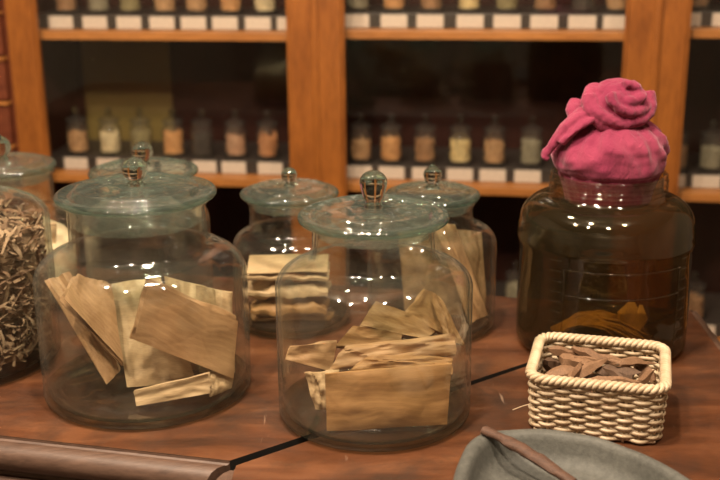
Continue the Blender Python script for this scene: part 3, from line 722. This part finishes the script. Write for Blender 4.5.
# ------------------------------------------------------------------ stone dish and stick
zr = ZT+.040
vis = [(450, 486), (455, 464), (467, 441), (485, 430), (520, 427), (560, 429), (600, 436), (640, 450), (676, 468), (702, 484)]
out_ = [at_z(u, v, zr) for u, v in vis]
sc_ = sum(out_, Vector())/len(out_) + Vector((.010, -.075, 0))
cl = out_ + [Vector((sc_.x+.150, sc_.y-.02, 0)), Vector((sc_.x+.125, sc_.y-.07, 0)), Vector((sc_.x+.05, sc_.y-.10, 0)), Vector((sc_.x-.05, sc_.y-.095, 0)), Vector((sc_.x-.12, sc_.y-.06, 0))]
cl = [Vector((p.x-sc_.x, p.y-sc_.y, 0)) for p in cl]
cl3 = spline(cl+[cl[0]], 8)[:-1]
bm = bmesh.new()
RINGS = [(.80, .0), (.93, .004), (.985, .016), (1.0, .028), (.985, .037), (.95, .0405), (.90, .0405), (.875, .0385), (.855, .033), (.83, .022), (.79, .013), (.70, .008), (.4, .006), (.15, .0055)]
rows = []
for k, z in RINGS:
    rows.append([bm.verts.new((p.x*k, p.y*k, z+(.0012*nz((p.x*30*k, p.y*30*k, z*40), 1) if z > .005 else 0))) for p in cl3])
for a, b in zip(rows, rows[1:]):
    for i in range(len(a)): bm.faces.new((a[i], a[(i+1) % len(a)], b[(i+1) % len(a)], b[i]))
bm.faces.new(rows[0][::-1]); bm.faces.new(rows[-1]); bmesh.ops.recalc_face_normals(bm, faces=bm.faces)
tag(obj('stone_dish', bm, M['stone'], None, (sc_.x, sc_.y, ZT+.0003)), 'shallow grey stone dish with rounded rim in front of the wicker basket', 'dish')
sa, sb = at_z(484, 430, ZT+.046), at_z(568, 480, ZT+.032)
dv = sb-sa; sb = sa+dv*1.06
pts = [sa+dv*(i/14)*1.06+Vector((0, 0, .004*math.sin(i*PI/14)+.0008*nz((i*.7, 1, 2), 1))) for i in range(15)]
mid = (sa+sb)/2
bm = tube(bmesh.new(), [p-mid for p in pts], [.0066+.0012*nz((i*.6, 4, 0), 1)+(.0012 if 3 < i < 12 else 0) for i in range(15)], 10, False, .72)
for v in bm.verts: v.co += v.normal*0 + Vector((nz(v.co, 90), nz(v.co+Vector((3, 0, 0)), 90), nz(v.co+Vector((0, 5, 0)), 90)))*.0012
tag(obj('wooden_stick', bm, M['stick'], None, mid, angle=50), 'rough reddish wooden stick lying across the rim of the stone dish', 'stick')
# ------------------------------------------------------------------ display cabinets behind
SD = .045          # shelf front behind the door plane
RD = SD+.055       # riser front
def cx(u, v=100, dep=0): return at_cab(u, v, dep)[0]
XL0, XL1 = cx(9.5, 60), cx(33.5, 30)             # left stile
XM0, XM1 = cx(290.5), cx(342)                 # the two middle stiles together
XR0, XR1 = cx(628, 30), cx(684, 75)
XE = XR1+.70
def shelfz(u, vb, th): return at_cab(u, vb, SD)[1]
CB = [  # name label, x0, x1 of the glass, stile widths, shelf bottoms (front edge lower pixel)
    ('left', XL0, XL1, XM0, (XM0+XM1)/2, [(165, 40.5), (170, 185)]),
    ('middle', (XM0+XM1)/2, XM1, XR0, (XR0+XR1)/2, [(485, 40), (440, 194)]),
    ('right', (XR0+XR1)/2, XR1, XE, XE+.065, [(705, 38.5), (700, 202)]),
]
ST = .021; RH = .036; SHELF = {}
CT = 2.15
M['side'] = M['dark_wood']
cabs = {}
for nm, a0, g0, g1, a1, sh in CB:
    lab = {'left': 'leftmost glass-fronted wooden display cabinet behind the largest jar', 'middle': 'middle glass-fronted wooden display cabinet behind the centre jar', 'right': 'glass-fronted wooden display cabinet partly cut off at the right behind the pink cloth'}[nm]
    t = thing('display_cabinet', lab, 'cabinet', tuple(CO), -CA, 'glass-fronted display cabinets'); cabs[nm] = t
    D = .36; E = .0008
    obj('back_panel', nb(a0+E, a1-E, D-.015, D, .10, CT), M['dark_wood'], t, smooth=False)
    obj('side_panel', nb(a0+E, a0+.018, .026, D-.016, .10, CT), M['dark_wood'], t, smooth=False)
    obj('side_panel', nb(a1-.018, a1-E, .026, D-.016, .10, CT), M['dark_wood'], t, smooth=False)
    obj('plinth', nb(a0+E, a1-E, .01, D, 0, .099), M['cab_wood'], t, smooth=False)
    obj('top_panel', nb(a0+E, a1-E, -.01, D, CT+.001, CT+.04), M['cab_wood'], t, smooth=False)
    z1, z2 = [at_cab(u, v, SD)[1] for u, v in sh]
    SHELF[nm] = [z1, z2, z2-(z1-z2), z1+(z1-z2)]
    for k, z in enumerate(SHELF[nm]):
        s = obj('shelf', nb(a0+.0185, a1-.0185, SD, D-.0165, z, z+ST, bev=.002), M['shelf_wood'], t, smooth=False)
        obj('riser', nb(a0+.02, a1-.02, RD, D-.017, z+ST+.0004, z+ST+RH, bev=.0015), M['riser'], s, smooth=False)
    d = obj('door', nb(a0+E, g0, 0, .025, .105, CT-.004, bev=.003), M['cab_wood'], t, smooth=False)
    # the door frame: the second stile, the rails, and a bead next to the glass
    bm = bmesh.new()
    box(bm, g1, a1-E, 0, .025, .105, CT-.004, bev=.003)
    box(bm, g0+.0004, g1-.0004, .001, .024, .105, .20, bev=.003); box(bm, g0+.0004, g1-.0004, .001, .024, CT-.10, CT-.004, bev=.003)
    obj('door_frame', bm, M['cab_wood'], d, smooth=False)
    bm = bmesh.new()
    for x0, x1 in ((g0+.0005, g0+.007), (g1-.007, g1-.0005)): box(bm, x0, x1, .004, .020, .201, CT-.101, bev=.002)
    obj('glazing_bead', bm, M['cab_wood'], d, smooth=False)
    obj('glass_pane', nb(g0+.007, g1-.007, .010, .013, .203, CT-.103), M['pane'], d, smooth=False)
    # moulded strip over the joint between doors
# raised strip along each meeting line of two doors
for xm, nm in (((XM0+XM1)/2, 'middle'), ((XR0+XR1)/2, 'right')):
    obj('cover_strip', nb(xm-.0085, xm+.0085, -.008, -.0004, .105, CT-.004, bev=.004), M['cab_wood'], cabs[nm])
# drawers at the far left
t = thing('drawer_chest', 'reddish wooden drawer chest at the left picture edge beside the cabinets', 'chest of drawers', tuple(CO), -CA)
M['red_wood'] = wood('red_wood', (.10, .022, .010), (.19, .05, .02), (.6, 3, 3), .4, grain=6)
dx0, dx1 = XL0-.62, XL0-.002
obj('chest_body', nb(dx0, dx1, .02, .36, 0, CT), M['red_wood'], t, smooth=False)
zl = [at_cab(6, v, 0)[1] for v in (57, 101, 145)]; st = (zl[0]-zl[2])/2
zz = zl[0]+3*st
for k in range(11):
    z1 = zz-k*st
    if z1-st < .05: break
    d = obj('drawer', nb(dx0+.01, dx1-.012, -.004, .0195, z1-st+.004, z1-.008, bev=.003), M['red_wood'], t, smooth=False)
    obj('drawer_lip', nb(dx0+.008, dx1-.010, -.012, .0190, z1-.0076, z1-.001, bev=.002), M['shelf_wood'], d, smooth=False)  # lip in lighter wood; the light it catches is put into the colour
    obj('pull', lathe([(0, 0), (.006, 0), (.005, .008), (.011, .014), (.012, .019), (.008, .024), (0, .025)], 20), M['cab_wood'], d, ((dx0+dx1)/2, -.0045, z1-st/2)).rotation_euler = (PI/2, 0, 0)
# board added inside the left cabinet in place of a door-glass reflection
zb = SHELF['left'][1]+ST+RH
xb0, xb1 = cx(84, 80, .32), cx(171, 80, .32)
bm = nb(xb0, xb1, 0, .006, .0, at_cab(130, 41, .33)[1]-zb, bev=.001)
bo = obj('reflection_board', bm, M['olive'], None, cab_world(0, .318, zb+.0006), smooth=False); bo.rotation_euler = (0, 0, -CA)
tag(bo, 'olive brown board added in place of a reflection in the left cabinet door', 'board')
# ------------------------------------------------------------------ the small jars, their fillings and cards
def small_jar():
    t = thing('small_glass_jar', 'x', 'jar')
    R = .0265
    o = [(0, .002), (R*.8, .001), (R-.002, 0), (R, .002), (R-.0005, .006), (.0245, .020), (.0240, .060)] + arc(.019, .060, .005, .006, 0, 80, 5) + [(.0185, .067), (.0185, .071), (.0200, .073), (.0195, .0745)]
    i = [(.0175, .0740), (.0170, .066), (.0222, .059), (.0228, .020), (.0240, .008), (.018, .006), (0, .007)]
    obj('jar_body', lathe(o+i, 32), M['small_glass'], t, angle=50)
    z = .0750
    l = obj('lid', lathe([(0, z-.004), (.0160, z-.004), (.0162, z), (.0235, z+.0003), (.0242, z+.002), (.0235, z+.004), (.019, z+.0055), (.013, z+.009), (.006, z+.012), (0, z+.0125)], 32), M['small_glass'], t, angle=50)
    obj('knob', lathe([(0, z+.0125), (.0050, z+.0126), (.0034, z+.015), (.0036, z+.017)]+arc(0, z+.0235, .0070, .0070, -55, 90, 8)[:-1]+[(0, z+.0305)], 20), M['knob_glass'], l)
    return t
proto = small_jar(); proto.scale = (1.2,)*3; used = [False]
def fill_mesh(kind, seed, H):
    rng = random.Random(seed); bm = bmesh.new(); R = .0212
    def piece(L, w, h, p, d, u):
        s = d.cross(u).normalized(); u = s.cross(d); vs = []
        for a in (-.5, .5):
            for b, c in ((-.5, -.5), (.5, -.5), (.5, .5), (-.5, .5)):
                q = p+d*(a*L)+s*(b*w*(1 if a < 0 else .8))+u*(c*h); r = math.hypot(q.x, q.y)
                if r > R: q.x *= R/r; q.y *= R/r
                q.z = min(max(q.z, .0084), .057); vs.append(bm.verts.new(q))
        for f in ((3, 2, 1, 0), (4, 5, 6, 7), (0, 1, 5, 4), (1, 2, 6, 5), (2, 3, 7, 6), (3, 0, 4, 7)): bm.faces.new([vs[i] for i in f])
    core = lathe([(0, .0082), (R*.85, .0082), (R*.88, H*.9), (R*.5, H), (0, H)], 20, bm)
    n = {'chips': 75, 'slices': 60, 'sticks': 46, 'grain': 170}[kind]
    for k in range(n):
        a = rng.uniform(0, 2*PI); r = R*math.sqrt(rng.uniform(.5, 1)); z = rng.uniform(.010, H); p = Vector((r*math.cos(a), r*math.sin(a), z))
        rv = Vector((rng.gauss(0, 1), rng.gauss(0, 1), rng.gauss(0, 1))).normalized()
        if kind == 'chips': piece(rng.uniform(.010, .018), rng.uniform(.005, .009), .0025, p, rv, Vector((rng.random(), rng.random(), rng.random())))
        elif kind == 'slices': piece(.014, .013, .0018, p, rv, Vector((rng.random(), rng.random(), rng.random()+.2)))
        elif kind == 'sticks': piece(rng.uniform(.020, .034), .0042, .0035, p, Vector((rng.gauss(0, .35), rng.gauss(0, .35), 1)).normalized(), Vector((math.cos(a), math.sin(a), .1)))
        else: piece(.0055, .0045, .004, p, rv, Vector((rng.random(), rng.random(), rng.random())))
    return bm
ORD = ['first', 'second', 'third', 'fourth', 'fifth', 'sixth', 'seventh', 'eighth']
FM = {}
def fmat(col):
    if col not in FM: FM[col] = plain('filling', tuple(x*min(1.5, .72/max(col)) for x in col), .75, 90, .35)
    return FM[col]
KN = {'chips': ('dried_chips', 'chips'), 'slices': ('dried_slices', 'slices'), 'sticks': ('dried_sticks', 'sticks'), 'grain': ('dried_grains', 'grains')}
def shelf_jar(cab, k, u, v, desc, kind, col, H, pos, seed, sc=1.0, dd=.032):
    z = SHELF[cab][k]+ST+RH+.0006; x = at_cab(u, v, RD+dd)[0]
    o = proto if not used[0] else copy_tree(proto); used[0] = True
    p = cab_world(x, RD+dd, z); o.location = p; o.rotation_euler = (0, 0, seed*1.7)
    shn = {0: 'upper', 1: 'lower', 2: 'bottom'}[k]
    o['label'] = f'small lidded jar, {pos} on the {shn} shelf of the {cab} cabinet'; o['group'] = 'small jars in the cabinets'
    f = obj(KN[kind][0], fill_mesh(kind, seed, H), fmat(col), None, p, smooth=False); f.location.z += .0002; f.scale = (1.2,)*3
    tag(f, f'{desc} {KN[kind][1]} filling the jar {pos} on the {shn} shelf of the {cab} cabinet', KN[kind][1], 'fillings of the small cabinet jars', 'stuff')
cardp = [None]
def card(cab, k, u, v, pos):
    z = SHELF[cab][k]+ST; x = at_cab(u, v, RD-.001)[0]
    if cardp[0] is None:
        cardp[0] = obj('label_card', nb(-.0325, .0325, -.0016, 0, -.0155, .0155, bev=.0006), M['card'], smooth=False); o = cardp[0]
    else: o = cardp[0].copy(); C.objects.link(o)
    o.location = cab_world(x, RD-.0004, z+.0170); o.rotation_euler = (0, 0, -CA)
    shn = {0: 'upper', 1: 'lower', 2: 'bottom'}[k]
    tag(o, f'white label card, {pos} along the {shn} shelf of the {cab} cabinet', 'label', 'label cards on the cabinet shelves')
def order(n, i): return f'{ORD[i]} from left'
tanc, cream, olive, orange, darkc, pinkb, redb, yel, brown, grey = (.34, .19, .085), (.56, .45, .27), (.20, .16, .07), (.42, .21, .075), (.03, .02, .014), (.36, .20, .115), (.36, .155, .06), (.62, .47, .22), (.24, .12, .05), (.20, .17, .11)
rows_ = {
 ('left', 0): ([67, 99, 131, 165, 197, 231, 265], 10, [('dark', 'chips', brown), ('grey', 'grain', grey), ('olive', 'grain', olive), ('tan', 'sticks', tanc), ('mottled tan', 'grain', tanc), ('tan', 'chips', orange), ('pale', 'slices', cream)], [61, 95, 129, 162, 193.5, 225, 258, 290]),
 ('left', 1): ([79, 111, 142, 174, 203, 236, 268], 150, [('brown', 'chips', tanc), ('cream', 'chips', cream), ('olive', 'grain', olive), ('orange tan', 'sticks', orange), ('near black', 'grain', darkc), ('pinkish brown', 'slices', pinkb), ('red brown', 'sticks', redb)], [76, 108.5, 141, 173, 204, 233.5, 270]),
 ('middle', 0): ([358, 394, 431, 469, 507, 545, 583, 617], 10, [('greyish', 'grain', grey), ('orange', 'chips', orange), ('brown', 'chips', brown), ('pale yellow', 'chips', yel), ('olive', 'grain', olive), ('dark', 'grain', brown), ('dark brown', 'grain', darkc), ('tan', 'grain', tanc)], [356, 394, 430, 470, 507, 544, 582, 617]),
 ('middle', 1): ([361, 391, 425, 460, 494, 531], 158, [('tan', 'chips', tanc), ('orange and brown', 'slices', orange), ('brown', 'chips', brown), ('pale yellow', 'slices', yel), ('light tan', 'chips', tanc), ('grey olive', 'grain', grey)], [359, 391.5, 425, 460, 493, 528]),
 ('right', 0): ([697, 733], 10, [('dark', 'grain', brown), ('olive', 'grain', olive)], [686, 726]),
 ('right', 1): ([676, 711], 158, [('dark', 'grain', brown), ('grey', 'grain', grey)], [673, 708]),
 ('right', 2): ([660, 694], 295, [('grey', 'grain', grey), ('dark', 'grain', brown)], [668, 703]),
 ('middle', 2): ([516], 280, [('grey', 'grain', grey)], []),
}
sd = 100
for (cb, k), (us, v, fills, cards) in rows_.items():
    for i, (u, f) in enumerate(zip(us, fills)):
        sd += 1; rr = random.Random(sd)
        shelf_jar(cb, k, u, v, f[0], f[1], f[2], rr.uniform(.047, .054), order(len(us), i) if len(us) > 1 else 'the only one', sd)
    for i, u in enumerate(cards): card(cb, k, u, {0: 25, 1: 162, 2: 315}[k], order(len(cards), i))
# ------------------------------------------------------------------ light
def area(name, loc, target, size, power, col=(1, .82, .62), spread=PI):
    l = bpy.data.lights.new(name, 'AREA'); l.shape = 'DISK'; l.size = size; l.energy = power; l.color = col; l.spread = spread
    o = bpy.data.objects.new(name, l); C.objects.link(o); o.location = loc
    o.rotation_euler = (Vector(target)-Vector(loc)).to_track_quat('-Z', 'Y').to_euler(); return o
for x, y, e, tx_, ty_ in ((-1.0, .80, 24, -.55, 2.2), (-.10, .90, 24, -.1, 2.2), (.80, .80, 9, .5, 2.2),
                          (-.55, .30, 24, -.3, 1.3), (.25, .35, 11, .1, 1.3), (-.35, 1.75, 6, -.3, 1.6)):
    area('ceiling_spot', (x, y, 2.70), (tx_, ty_, .9), .11, e)
area('reflection_fill', (-.8, -1.5, 2.68), (-1.0, -2.4, 1.3), .3, 16)  # added unseen lamps; brighten the front wall for reflections in the glass
area('reflection_fill', (.9, -1.5, 2.68), (1.0, -2.4, 1.3), .3, 9)
w = bpy.data.worlds.new('world'); S.world = w; w.use_nodes = True
w.node_tree.nodes['Background'].inputs[0].default_value = (1, .8, .6, 1); w.node_tree.nodes['Background'].inputs[1].default_value = .05
S.view_settings.view_transform = 'Standard'; S.view_settings.look = 'None'; S.view_settings.gamma = 1; S.view_settings.use_curve_mapping = False
S.view_settings.exposure = .4
cy = S.cycles
cy.max_bounces = 16; cy.transparent_max_bounces = 48; cy.transmission_bounces = 12; cy.glossy_bounces = 5; cy.diffuse_bounces = 4
cy.use_denoising = True; cy.denoising_input_passes = 'RGB_ALBEDO_NORMAL'; cy.denoising_prefilter = 'ACCURATE'; cy.sample_clamp_indirect = 4
bpy.context.view_layer.update()
